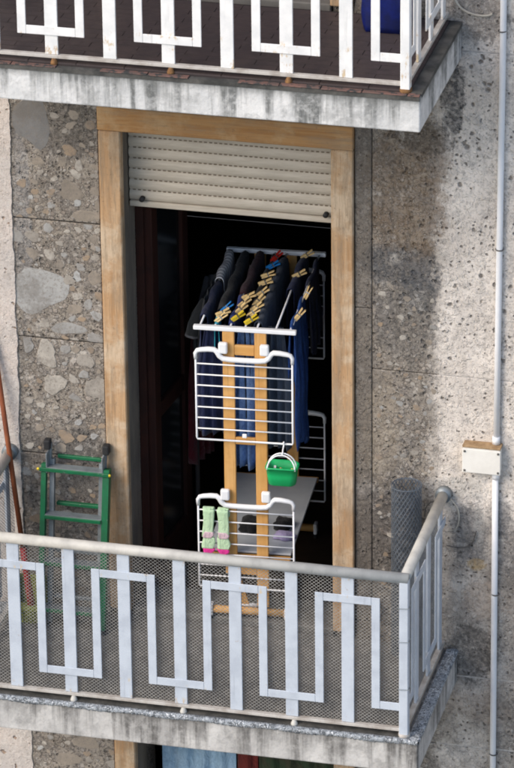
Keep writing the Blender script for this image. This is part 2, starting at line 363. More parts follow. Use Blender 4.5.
# ------------------------------------------------------------------ mesh helpers
def link(name, me, mat, parent=None, smooth=False):
    o = bpy.data.objects.new(name, me); COL.objects.link(o)
    if mat is not None and not me.materials: me.materials.append(mat)
    if smooth:
        for f in me.polygons: f.use_smooth = True
    if parent is not None: o.parent = parent
    return o
def fin(name, bm, mat, parent=None, smooth=False, off=(0, 0, 0)):
    if off != (0, 0, 0): bmesh.ops.translate(bm, verts=bm.verts, vec=-Vector(off))
    bmesh.ops.recalc_face_normals(bm, faces=bm.faces)
    me = bpy.data.meshes.new(name); bm.to_mesh(me); bm.free()
    return link(name, me, mat, parent, smooth)
def box(bm, x0, x1, y0, y1, z0, z1, bev=0.0, seg=1):
    vs = [bm.verts.new((x, y, z)) for x in (x0, x1) for y in (y0, y1) for z in (z0, z1)]
    fs = [bm.faces.new([vs[i] for i in q]) for q in ((0, 1, 3, 2), (4, 6, 7, 5), (0, 4, 5, 1), (2, 3, 7, 6), (0, 2, 6, 4), (1, 5, 7, 3))]
    bmesh.ops.recalc_face_normals(bm, faces=fs)
    if bev:
        es = list({e for f in fs for e in f.edges})
        bmesh.ops.bevel(bm, geom=es, offset=bev, segments=seg, affect='EDGES', profile=.5)
def bar(bm, p0, p1, w, h, hint=(0, 1, 0)):
    "rectangular bar: w across, h along the hint direction"
    p0, p1 = Vector(p0), Vector(p1); d = (p1-p0).normalized(); hv = Vector(hint)
    a = d.cross(hv).normalized(); b = a.cross(d).normalized()
    vs = [bm.verts.new(p + a*sa*w/2 + b*sb*h/2) for p in (p0, p1) for sa, sb in ((-1, -1), (1, -1), (1, 1), (-1, 1))]
    for q in ((0, 3, 2, 1), (4, 5, 6, 7), (0, 1, 5, 4), (1, 2, 6, 5), (2, 3, 7, 6), (3, 0, 4, 7)): bm.faces.new([vs[i] for i in q])
def tube(bm, pts, r, n=10, caps=True):
    pts = [Vector(p) for p in pts]; rings = []; a = None
    rr = r if isinstance(r, (list, tuple)) else [r]*len(pts)
    for i, p in enumerate(pts):
        d = (pts[min(i+1, len(pts)-1)]-pts[max(i-1, 0)]).normalized()
        if a is None: a = d.orthogonal().normalized()
        else: a = (a-d*a.dot(d)).normalized()
        b = d.cross(a)
        rings.append([bm.verts.new(p+(a*math.cos(k*2*math.pi/n)+b*math.sin(k*2*math.pi/n))*rr[i]) for k in range(n)])
    for A, B in zip(rings, rings[1:]):
        for k in range(n): bm.faces.new((A[k], A[(k+1) % n], B[(k+1) % n], B[k]))
    if caps: bm.faces.new(rings[0][::-1]); bm.faces.new(rings[-1])
def NB(): return bmesh.new()
def root(name, loc, label, cat, group=None, rz=0.0):
    o = bpy.data.objects.new(name, None); COL.objects.link(o); o.location = loc; o.rotation_euler = (0, 0, rz)
    o.empty_display_size = .1
    tag(o, label, cat, group); return o
def tag(o, label, cat, group=None):
    o['label'] = label; o['category'] = cat
    if group: o['group'] = group
    return o
def struct(o): o['kind'] = 'structure'; return o
def pbox(name, mat, parent, *a, bev=0.0, off=(0, 0, 0), seg=1):
    bm = NB(); box(bm, *a, bev=bev, seg=seg); return fin(name, bm, mat, parent, False, off)

# ================================================================== the setting
H = 3.5
bm = NB(); s = 600
bm.faces.new([bm.verts.new(v) for v in ((-s, -s, -7.4), (s, -s, -7.4), (s, s, -7.4), (-s, s, -7.4))])
struct(fin('ground', bm, M['street']))

# ------------------------------------------------------------------ building
XL, XR = -1.206, -.113           # door opening
bld = root('apartment_building', (0, 0, -7.4), 'old apartment building clad in weathered conglomerate stone slabs', 'building')
BO = (0, 0, -7.4)
bm = NB()
box(bm, -7, XL-.004, .032, .40, -7.38, 9.0); box(bm, XR+.004, 7, .032, .40, -7.38, 9.0)
for k in (-1, 0, 1):
    box(bm, XL-.004, XR+.004, .034, .40, k*H+2.82, (k+1)*H-.02)
box(bm, XL-.004, XR+.004, .034, .40, -7.38, -H-.02); 
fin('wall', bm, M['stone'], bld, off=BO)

zc = [-2.455, -1.785, -1.115, -.445, .225, .895, 1.565, 2.235, 2.905, 3.34, 4.01, 4.68, 5.35]
slabs = []
def slab(x0, x1, z0, z1, mat='stone', y0=0.0):
    g = .0035 if x0 < -.5 else .0018; j = random.uniform(-.0015, .0015)
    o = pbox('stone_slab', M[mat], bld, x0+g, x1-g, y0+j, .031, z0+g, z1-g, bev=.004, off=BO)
    slabs.append((x0, x1, z0, z1, o)); return o
for i in range(len(zc)-1):
    z0, z1 = zc[i], zc[i+1]
    slab(-1.80, -1.324, z0, z1); slab(1.05, 1.35, z0, z1); slab(1.35, 2.3, z0, z1)
    slab(-3.0, -2.35, z0, z1)
zr = [-2.455, -1.3, -.585, -.165, 1.565, 3.34, 4.2, 5.35]
for z0, z1 in zip(zr, zr[1:]):
    slab(.094, 1.05, z0, z1)
    pbox('mortar_joint', M['mortar'], bld, .44, 1.05, .0016, .020, z1-.006, z1+.006, off=BO)
for z0, z1 in ((-2.4, -1.6), (-1.6, .1), (.1, 1.9), (1.9, 3.6), (3.6, 5.35)):
    slab(.003, .094, z0, z1)
# rough rendered pier at the left, its edge broken
bm = NB(); n = 700; z0, z1 = -2.4, 5.3; e_ = 0.0
fr, bk, lf = [], [], []
for i in range(n+1):
    z = z0+(z1-z0)*i/n
    e_ = e_*.8+random.uniform(-.0035, .0035); e = -1.792+.0025*math.sin(z*5.1)+e_*.7
    fr.append(bm.verts.new((e, -.009, z))); bk.append(bm.verts.new((e+.004, .03, z))); lf.append(bm.verts.new((-2.35, -.009, z)))
for i in range(n):
    bm.faces.new((fr[i], bk[i], bk[i+1], fr[i+1])); bm.faces.new((lf[i], fr[i], fr[i+1], lf[i+1]))
fin('pier', bm, M['render'], bld, off=BO)

# pebbles big enough to pick out in the slabs beside the door
PEB = []
def pebble(x, z, rx, rz, kind, force=True):
    host = None
    for s in slabs:
        if s[0] < x < s[1] and s[2] < z < s[3]: host = s
    if host is None: return
    if not force and any(abs(x-a) < (rx+c)*.95 and abs(z-b) < (rz+d)*.95 for a, b, c, d in PEB): return
    PEB.append((x, z, rx, rz))
    bm = NB(); n = 9 if rx < .03 else 14 if rx < .08 else 30; ph = random.uniform(0, 6); rings = []
    ang = sorted((a+random.uniform(-.34, .34))*2*math.pi/n for a in range(n))
    rot = random.uniform(-.5, .5) if rx < .06 else 0
    jit = [1+.13*math.sin(2*t+ph)+.12*math.sin(3*t+ph*2)+random.uniform(-.16, .10)*(1 if rx < .08 else .3) for t in ang]
    for f, y in ((1.0, .004), (.97, -.0016), (.86, -.0021)):
        ring = []
        for a in range(n):
            u, v = rx*f*jit[a]*math.cos(ang[a]), rz*f*jit[a]*math.sin(ang[a])
            px = x+u*math.cos(rot)-v*math.sin(rot); pz = z+u*math.sin(rot)+v*math.cos(rot)
            px = min(max(px, host[0]+.005), host[1]-.005); pz = min(max(pz, host[2]+.005), host[3]-.005)
            ring.append(bm.verts.new((px, y, pz)))
        rings.append(ring)
    for A, B in zip(rings, rings[1:]):
        for a in range(n): bm.faces.new((A[a], A[(a+1) % n], B[(a+1) % n], B[a]))
    bm.faces.new(rings[-1])
    fin('pebble', bm, M['peb%d' % kind], host[4], False, BO)
pebble(-1.672, 2.775, .092, .155, 4)
# left slab: picture-scale layout, 174 px per metre, x=-1.79 at u=40 of 470
def L1(u, v): return (-1.815+(u/4.67)*.00524-.0000*v, 2.992-(v/4.67)*.00574+.00005*u)
def L2(u, v): return (-1.875+(u/4.67)*.00529, 2.128-(v/4.67)*.00574)
for u, v, a, b, k in ((300, 487, 62, 42, 0), (380, 595, 78, 26, 0), (325, 145, 26, 24, 0), (400, 188, 28, 20, 3), (340, 370, 20, 27, 1), (325, 410, 28, 18, 1), (415, 485, 29, 18, 0),
                      (430, 550, 22, 26, 0), (300, 305, 38, 26, 3), (222, 437, 25, 10, 1), (265, 355, 24, 24, 0), (375, 640, 26, 18, 2), (400, 700, 22, 20, 0), (330, 660, 18, 14, 1),
                      (205, 555, 20, 16, 2), (330, 540, 18, 18, 2), (440, 330, 18, 22, 0), (150, 360, 28, 22, 0), (185, 660, 26, 22, 2), (260, 630, 16, 14, 1), (360, 280, 16, 12, 0)):
    x, z = L1(u, v); pebble(x, z, a*.00112, b*.00123, k)
for u, v, a, b, k in ((185, 235, 125, 112, 2), (240, 70, 27, 24, 1), (385, 115, 25, 18, 2), (450, 160, 30, 40, 0), (330, 178, 30, 26, 1), (368, 160, 22, 24, 2), (366, 250, 25, 19, 1),
                      (415, 282, 24, 24, 2), (350, 312, 48, 20, 0), (455, 332, 28, 24, 2), (320, 402, 78, 30, 2), (205, 390, 25, 22, 1), (212, 528, 52, 68, 1), (300, 502, 28, 20, 2),
                      (352, 497, 22, 18, 0), (395, 545, 42, 38, 1), (245, 668, 56, 52, 1), (445, 672, 56, 58, 1), (386, 610, 24, 24, 2), (336, 638, 30, 18, 1), (340, 722, 30, 18, 2),
                      (125, 492, 28, 40, 2), (160, 70, 30, 24, 0), (290, 110, 22, 18, 0)):
    x, z = L2(u, v); pebble(x, z, a*.00112, b*.00123, k)
for i in range(520):
    x = random.uniform(-1.775, -1.335); z = random.uniform(.02, 2.85) if i % 6 else random.uniform(-.95, -.2)
    if z > 2.5 and x < -1.56: continue
    r = random.uniform(.009, .022) if random.random() < .80 else random.uniform(.025, .060)
    pebble(x, z, r*random.uniform(.9, 1.5), r*.9, random.randrange(4), False)
for i in range(150):
    x = random.uniform(.11, .42); z = random.uniform(.2, 2.0); r = random.uniform(.006, .017)
    pebble(x, z, r*random.uniform(.9, 1.6), r, random.randrange(4), False)

# door surrounds, one set for each storey
for k in (-1, 0, 1):
    zz = k*H
    pbox('door_jamb', M['jamb'], bld, -1.321, XL, -.022, .034, zz+.03, zz+2.764, bev=.006, off=BO)
    pbox('door_jamb', M['jamb'], bld, XR, .001, -.022, .034, zz+.03, zz+2.764, bev=.006, off=BO)
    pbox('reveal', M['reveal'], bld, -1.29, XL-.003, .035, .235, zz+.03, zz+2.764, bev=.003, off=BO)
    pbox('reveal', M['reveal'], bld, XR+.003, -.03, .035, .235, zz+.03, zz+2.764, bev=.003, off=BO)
    pbox('door_lintel', M['lintel'], bld, -1.324, .003, -.026, .10, zz+2.767, zz+2.895, bev=.005, off=BO)
    pbox('threshold', M['floor_low'], bld, XL+.002, XR-.002, .01, .30, zz-.02, zz+.028, bev=.006, off=BO)

# rooms behind the doors
for k in (-1, 0, 1):
    z0 = k*H+.006; z1 = k*H+2.95
    ax, bx_, ay, by = -2.6, 1.6, .402, 5.2
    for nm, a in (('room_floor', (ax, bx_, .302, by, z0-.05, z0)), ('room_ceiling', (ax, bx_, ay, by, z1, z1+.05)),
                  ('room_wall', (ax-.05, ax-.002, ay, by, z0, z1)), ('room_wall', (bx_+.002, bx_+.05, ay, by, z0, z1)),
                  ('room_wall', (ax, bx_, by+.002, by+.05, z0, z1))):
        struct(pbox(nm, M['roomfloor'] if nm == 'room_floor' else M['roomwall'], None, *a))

# ------------------------------------------------------------------ roller shutters
def shutter(zoff, zbot, label):
    r = root('roller_shutter', (-.66, .13, zoff+zbot), label, 'shutter', 'roller shutters over the balcony doors'); o0 = (-.66, .13, zoff+zbot)
    pitch = .0585; z = zoff+zbot+.034; i = 0
    prof = [(0, .000), (-.004, .006), (-.0085, .016), (-.0105, .028), (-.0085, .040), (-.004, .0495), (0, .0535)]
    while z < zoff+2.80:
        bm = NB(); L, Rr = [], []
        for (dy, dz) in prof:
            L.append(bm.verts.new((XL+.004, .13+dy, z+dz))); Rr.append(bm.verts.new((XR-.004, .13+dy, z+dz)))
        L.append(bm.verts.new((XL+.004, .138, z+.0535))); Rr.append(bm.verts.new((XR-.004, .138, z+.0535)))
        L.append(bm.verts.new((XL+.004, .138, z))); Rr.append(bm.verts.new((XR-.004, .138, z)))
        n = len(L)
        for a in range(n): bm.faces.new((L[a], L[(a+1) % n], Rr[(a+1) % n], Rr[a]))
        bm.faces.new(L); bm.faces.new(Rr[::-1])
        sl = fin('slat', bm, M['slat'], r, False, o0)
        bm = NB(); x = XL+.02+random.uniform(0, .01)
        while x < XR-.03:
            box(bm, x, x+.015, .1285, .1335, z+.0515, z+.0590); x += .0265
        fin('slot_row', bm, M['dark'], sl, False, o0)['kind'] = 'stuff'
        bm = NB(); box(bm, XL+.006, XR-.006, .132, .137, z+.0525, z+.0597); fin('hinge_strip', bm, M['slat'], sl, False, o0)
        z += pitch; i += 1
    zb = zoff+zbot
    pbox('bottom_bar', M['slat'], r, XL+.004, XR-.004, .116, .142, zb, zb+.031, bev=.004, off=o0)
    for x in (XL+.075, XR-.055):
        bm = NB(); tube(bm, [(x, .116, zb+.05), (x, .092, zb+.05)], .014, 12); fin('stopper', bm, M['black'], r, True, o0)
shutter(0, 2.302, 'half raised cream roller shutter above the drying rack')
shutter(-H, 2.745, 'cream roller shutter rolled up over the curtained door')
shutter(H, 1.4, 'cream roller shutter of the door on the tiled balcony')

# ------------------------------------------------------------------ balconies
BX0, BX1, BY = -1.925, .553, -1.022
RX0, RX1, RY = -1.845, .475, -.978
T = .185
def balcony(k, label):
    zz = k*H; o0 = (-.686, -.5, zz); r = root('balcony', o0, label, 'balcony', 'balconies stacked on the facade')
    bm = NB(); box(bm, BX0, BX1, BY, -.024, zz-T, zz-.004, bev=.007, seg=2)
    fin('slab', bm, M['slab_up'] if k == 1 else M['slab_low'], r, False, o0)
    if k == 1:
        pbox('floor_bed', M['grout'], r, RX0-.02, RX1+.02, RY-.012, -.024, zz-.003, zz+.006, off=o0)
        bm = NB(); y = RY-.01; row = 0
        while y < -.08:
            x = RX0-.018-(.12 if row % 2 else 0)
            while x < RX1+.018:
                a, b = max(x, RX0-.018), min(x+.237, RX1+.018)
                if b-a > .02: box(bm, a, b, y, y+.0555, zz+.0062, zz+.0125+random.uniform(0, .0012))
                x += .240
            y += .0585; row += 1
        fin('floor_tiles', bm, M['tile_up'], r, False, o0)['kind'] = 'stuff'
        # broken clinker nosing along the slab edge, then a dark mortar band
        x = BX0
        while x < BX1-.02:
            L = random.uniform(.20, .26); e = min(x+L, BX1)
            if random.random() < .90:
                pbox('edge_tile', M['tile_edge'], r, x+.002, e-.002, BY-.008+random.uniform(-.003, .002), BY+.028, zz-.001, zz+.006+random.uniform(-.002, .001), bev=.002, off=o0)
            x = e
        pbox('edge_band', M['blacktop'], r, BX0+.002, BX1-.002, BY-.004, RY-.0125, zz-.024, zz-.0012, off=o0)
        pbox('edge_band', M['blacktop'], r, RX1+.021, BX1+.003, BY+.03, -.026, zz-.016, zz+.006, off=o0)
    else:
        pbox('floor_screed', M['floor_low'], r, RX0-.01, RX1+.01, RY-.005, -.024, zz-.003, zz+.004, off=o0)
        # torn bitumen bead along the edge
        def bead(name, p0, p1, nvec, wid, lump, steps):
            bm = NB(); p0, p1, nvec = Vector(p0), Vector(p1), Vector(nvec); rows = []
            prof = ((-wid, .001), (-wid*.5, .007), (-.002, .008), (.006, .001), (.007, -.010), (.003, -.019), (-.004, -.022))
            for i in range(steps+1):
                b = p0.lerp(p1, i/steps); low = 1+.18*math.sin(i*.07)+random.uniform(-.18, .18); row = []
                for j, (d, z) in enumerate(prof):
                    q = random.uniform(-1, 1)*lump if 0 < j < 6 else 0
                    row.append(bm.verts.new(b+nvec*(d+q*.6)+Vector((0, 0, (z*(low if z < -.01 else 1))+q*.8))))
                rows.append(row)
            for A, B in zip(rows, rows[1:]):
                for j in range(len(prof)-1): bm.faces.new((A[j], A[j+1], B[j+1], B[j]))
            fin(name, bm, M['tar'], r, True, o0)
        bead('sealing_strip', (BX0, BY, zz), (BX1, BY, zz), (0, -1, 0), .030, .0026, 620)
        bead('sealing_strip', (BX1, BY, zz), (BX1, -.03, zz), (1, 0, 0), .055, .0028, 260)
        bead('sealing_strip', (BX0, BY, zz), (BX0, -.03, zz), (-1, 0, 0), .055, .006, 150)
        pbox('edge_band', M['blacktop'], r, RX0+.02, RX1+.02, BY+.024, RY+.03, zz+.002, zz+.0075, off=o0)
    return r
balcony(1, 'whitewashed concrete balcony with brown clinker floor and streaked edge')
balcony(0, 'grey concrete balcony with ragged silver sealing strip, holding the ladder')

def net(bm, o, u, v, W, Ht, cu=.0225, cv=.0185, wire=.0018, depth=.0012):
    "expanded metal: two families of slanting strands clipped to a rectangle"
    o, u, v = Vector(o), Vector(u), Vector(v); nrm = u.cross(v)
    sl = cv/cu
    for sgn in (1, -1):
        n0 = int(-(Ht/sl)/cu)-2; n1 = int((W+Ht/sl)/cu)+2
        for i in range(n0, n1):
            a0 = i*cu                        # a at b=0
            # a = a0 + sgn*b/sl
            lo, hi = 0.0, Ht
            if sgn > 0: lo = max(lo, (0-a0)*sl); hi = min(hi, (W-a0)*sl)
            else: lo = max(lo, (a0-W)*sl); hi = min(hi, a0*sl)
            if hi-lo < .004: continue
            p0 = o+u*(a0+sgn*lo/sl)+v*lo+nrm*sgn*.0007; p1 = o+u*(a0+sgn*hi/sl)+v*hi+nrm*sgn*.0007
            bar(bm, p0, p1, wire, depth, nrm)

def railing(k, label):
    zz = k*H; up_ = k == 1
    o0 = (-.685, -.5, zz); r = root('balcony_railing', o0, label, 'railing', 'balcony railings with meander pattern')
    mt = M['rail_up'] if up_ else M['rail_low']; top = M['rail_up'] if up_ else M['toprail']
    SW, FW, TH = .032, .0215, .006
    def P(name, a, mat=mt, bev=.0015, par=r): return pbox(name, mat, par, *a, bev=bev, off=o0)
    zt, zb = zz+.88, zz+.048
    # hand rails
    for pts in ([(RX0-.02, RY, zz+.9), (RX1+.02, RY, zz+.9)], [(RX1, RY+.02, zz+.9), (RX1, -.03, zz+.9)], [(RX0, RY+.02, zz+.9), (RX0, -.03, zz+.9)]):
        bm = NB(); tube(bm, pts, .028, 16); fin('hand_rail', bm, top, r, True, o0)
    bm = NB()
    for x in (RX0, RX1):
        bm2 = NB(); tube(bm2, [(x, -.045, zz+.9), (x, -.004, zz+.9)], .042, 16); fin('wall_flange', bm2, M['alu'], r, True, o0)
    bm.free()
    # bottom rails
    P('bottom_rail', (RX0-.02, RX1+.02, RY-.014, RY+.014, zz+.034, zz+.05), M['rail_foot'])
    P('bottom_rail', (RX1-.014, RX1+.014, RY+.016, -.026, zz+.034, zz+.05), M['rail_foot'])
    P('bottom_rail', (RX0-.014, RX0+.014, RY+.016, -.026, zz+.034, zz+.05), M['rail_foot'])
    # corner posts
    for x in (RX0, RX1):
        P('corner_post', (x-.023, x+.023, RY-.023, RY+.023, zz+.02, zt+.01), bev=.003)
        bm = NB(); tube(bm, [(x, RY, zz-.003), (x, RY, zz+.022)], .030, 14); fin('post_foot', bm, M['rust'] if up_ else M['rail_foot'], r, True, o0)
    xs = [RX1-.29*i for i in range(1, 8)]
    fr = [RX1-.29*(i+.5) for i in range(0, 8)]
    pitch = .29
    zT0, zT1, zB0, zB1 = zz+.735, zz+.779, zz+.151, zz+.195
    for i, x in enumerate(xs):
        P('baluster', (x-SW, x+SW, RY-TH, RY+TH, zb+.003, zt))
        if i % 2 == 1:
            bm = NB(); tube(bm, [(x+.012, RY-.008, zz+.004), (x+.012, RY-.008, zz+.012), (x+.012, RY-.008, zz+.0335)], [.019, .018, .010], 14)
            fin('rail_foot', bm, M['rust'] if up_ else M['toprail'], r, True, o0)
    yf0, yf1 = RY-.0135, RY-.0065
    for i, x in enumerate(fr):
        P('meander_upright', (x-FW, x+FW, yf0, yf1, zB0, zT1))
    for i in range(8):
        xc = RX1-.29*i
        z0, z1 = (zB0, zB1) if i % 2 == 0 else (zT0, zT1)
        a, b = xc-.145+FW+.001, xc+.145-FW-.001
        if i == 0: b = RX1-.024
        P('meander_bar', (a, b, yf0+.0003, yf1-.0003, z0, z1))
    # sides
    for sx, x in ((1, RX1), (-1, RX0)):
        ys = [RY+.29*i for i in (1, 2, 3)]; fy = [RY+.29*(i+.5) for i in (0, 1, 2)]
        for y in ys: P('baluster', (x-TH, x+TH, y-SW, y+SW, zb+.003, zt))
        a0, a1 = sorted((x+sx*.0065, x+sx*.0135))
        for y in fy: P('meander_upright', (a0, a1, y-FW, y+FW, zB0, zT1))
        for i in range(0, 4):
            yc = RY+.29*i; z0, z1 = (zB0, zB1) if i % 2 == 0 else (zT0, zT1)
            a, b = yc-.145+FW+.001, yc+.145-FW-.001
            if i == 0: a = RY+.024
            if i == 3: b = -.03
            P('meander_bar', (a0+.0003, a1-.0003, a, b, z0, z1))
    if not up_:
        bm = NB(); net(bm, (RX0+.02, RY+.016, zz+.05), (1, 0, 0), (0, 0, 1), RX1-RX0-.04, .83)
        fin('wire_mesh', bm, M['net'], r, False, o0)['kind'] = 'stuff'
        for x in (RX1-.016, RX0+.016):
            bm = NB(); net(bm, (x, RY+.02, zz+.05), (0, 1, 0), (0, 0, 1), -RY-.06, .83)
            fin('wire_mesh', bm, M['netroll'], r, False, o0)['kind'] = 'stuff'
        # thin ties holding the mesh to the corner post
        for z in (.28, .55, .74):
            bm = NB(); a = .0262
            tube(bm, [(RX1-a, RY-a, zz+z), (RX1+a, RY-a, zz+z+.004), (RX1+a, RY+a, zz+z), (RX1-a, RY+a, zz+z-.003), (RX1-a, RY-a, zz+z)], .0022, 5)
            fin('wire_tie', bm, M['alu'], r, False, o0)
    return r
railing(1, 'white painted meander railing with rusty feet on the tiled balcony')
railing(0, 'pale blue meander railing backed with wire mesh before the ladder')

# curled length of mesh standing in the corner by the wall
def mesh_roll(x, y, rad, h, label, z0=.005):
    o0 = (x, y, z0); r = root('mesh_roll', o0, label, 'wire mesh')
    for turn, (ra, cu) in enumerate(((rad, .022), (rad*.86, .022))):
        bm = NB(); n = max(8, int(2*math.pi*ra/cu)); rows = int(h/.0185)
        def pt(i, j): 
            a = i*2*math.pi/n; return Vector((x+ra*math.cos(a), y+ra*math.sin(a), z0+j*.0185))
        for j in range(rows):
            for i in range(n):
                p, q1, q2 = pt(i+(.5 if j % 2 else 0), j), pt(i+.5+(.5 if j % 2 else 0), j+1), pt(i-.5+(.5 if j % 2 else 0), j+1)
                nn = (p-Vector((x, y, p.z))).normalized()
                bar(bm, p, q1, .0031, .0014, nn); bar(bm, p, q2, .0031, .0014, nn)
        fin('mesh_layer', bm, M['netroll'], r, False, o0)['kind'] = 'stuff'
    for zt_ in (h-.01,):
        bm = NB(); tube(bm, [(x+rad*math.cos(a*.3), y+rad*math.sin(a*.3), z0+zt_) for a in range(22)], .003, 5)
        fin('rim_wire', bm, M['netroll'], r, False, o0)
mesh_roll(.30, -.115, .078, .985, 'roll of dark wire mesh upright in the balcony corner')

# ------------------------------------------------------------------ conduit, box, cables on the wall
o0 = (.748, -.02, -2.4); r = root('conduit_pipe', o0, 'white plastic conduit pipe running down the stone wall', 'pipe')
bm = NB(); tube(bm, [(.762, -.02, 5.3), (.757, -.02, 3.4), (.750, -.02, 2.0), (.747, -.02, 1.215)], .0165, 14); fin('pipe_run', bm, M['pipe'], r, True, o0)
bm = NB(); tube(bm, [(.744, -.02, 1.062), (.746, -.02, .3), (.752, -.02, -2.4)], .0165, 14); fin('pipe_run', bm, M['pipe'], r, True, o0)
for z in (1.238, 1.038):
    bm = NB(); tube(bm, [(.746, -.02, z-.02), (.746, -.02, z+.02)], .0205, 14); fin('sleeve', bm, M['pipe'], r, True, o0)
for z in (3.47, 2.3, .35, -.6):
    bm = NB(); tube(bm, [(.752+.019*math.cos(a*.3), -.02+.019*math.sin(a*.3), z) for a in range(22)], .0035, 6); fin('clip', bm, M['darkcable'], r, False, o0)
bx0 = (.678, -.03, 1.065); r = root('junction_box', bx0, 'ivory junction box with rusty lid on the conduit', 'junction box')
pbox('casing', M['box'], r, .583, .775, -.060, -.001, 1.065, 1.200, bev=.008, off=bx0, seg=2)
pbox('cover', M['box'], r, .579, .779, -.068, -.0605, 1.060, 1.195, bev=.003, off=bx0)
pbox('rusty_top', M['boxrust'], r, .580, .778, -.066, .0, 1.201, 1.213, bev=.002, off=bx0)
for x, z in ((.592, 1.182), (.766, 1.182), (.592, 1.074), (.766, 1.074)):
    bm = NB(); tube(bm, [(x, -.072, z), (x, -.067, z)], .006, 8); fin('screw', bm, M['darkcable'], r, True, bx0)
def cable(pts, rad, mat, label):
    n = len(pts); P_ = [Vector(p) for p in pts]; out = []
    for i in range(n-1):
        a, b, c, d = P_[max(i-1, 0)], P_[i], P_[i+1], P_[min(i+2, n-1)]
        for s_ in range(8):
            t = s_/8; out.append(.5*((2*b)+(c-a)*t+(2*a-5*b+4*c-d)*t*t+(3*b-a-3*c+d)*t**3))
    out.append(P_[-1]); bm = NB(); tube(bm, out, rad, 8); o = fin('cable', bm, mat, None, True)
    return tag(o, label, 'cable')
cable([(.47, -.02, 3.78), (.50, -.03, 3.66), (.545, -.03, 3.58), (.61, -.02, 3.545), (.67, -.012, 3.54), (.70, -.006, 3.55)], .006, M['cable'], 'thin cream cable looping on the wall beside the tiled balcony')
cable([(.475, -.055, .925), (.52, -.03, .87), (.55, -.02, .82), (.555, -.02, .75), (.535, -.015, .70), (.50, -.01, .69)], .004, M['cable'], 'thin cream cable curling from the handrail end')
cable([(.46, -.06, .86), (.42, -.04, .86), (.385, -.03, .82), (.375, -.02, .76)], .0035, M['darkcable'], 'thin grey wire behind the handrail end')
cable([(.49, -.012, .60), (.54, -.012, .595), (.59, -.012, .60), (.625, -.012, .63), (.645, -.012, .70)], .003, M['darkcable'], 'thin grey wire hooked across the stained stone')

# ------------------------------------------------------------------ door leaf opened into the room
o0 = (-1.19, .30, .03); r = root('door_leaf', o0, 'dark red wooden door leaf opened into the room', 'door')
a = R(84); 
def leafbox(name, u0, u1, v0, v1, z0, z1, mat, par):
    bm = NB(); box(bm, u0, u1, v0, v1, z0, z1, bev=.004)
    bmesh.ops.rotate(bm, verts=bm.verts, cent=(0, 0, 0), matrix=Matrix.Rotation(a, 3, 'Z')); bmesh.ops.translate(bm, verts=bm.verts, vec=(-1.150, .265, 0))
    return fin(name, bm, mat, par, False, o0)
leafbox('stile', 0, .085, -.022, .022, .03, 2.70, M['redwood'], r); leafbox('stile', .44, .525, -.022, .022, .03, 2.70, M['redwood'], r)
leafbox('rail', .086, .439, -.021, .021, .03, .25, M['redwood'], r); leafbox('rail', .086, .439, -.021, .021, 2.60, 2.70, M['redwood'], r)
leafbox('rail', .086, .439, -.021, .021, 1.0, 1.09, M['redwood'], r)
leafbox('pane', .086, .439, -.004, .004, .251, .999, M['glass'], r); leafbox('pane', .086, .439, -.004, .004, 1.091, 2.599, M['glass'], r)
o0 = (-1.19, .25, .03); r = root('door_frame', o0, 'dark red wooden door frame inside the ochre surround', 'door frame')
pbox('frame_post', M['redwood'], r, XL-.003, -1.166, .236, .296, .03, 2.80, bev=.003, off=o0)
pbox('frame_post', M['redwood'], r, -.155, XR+.003, .236, .296, .03, 2.80, bev=.003, off=o0)

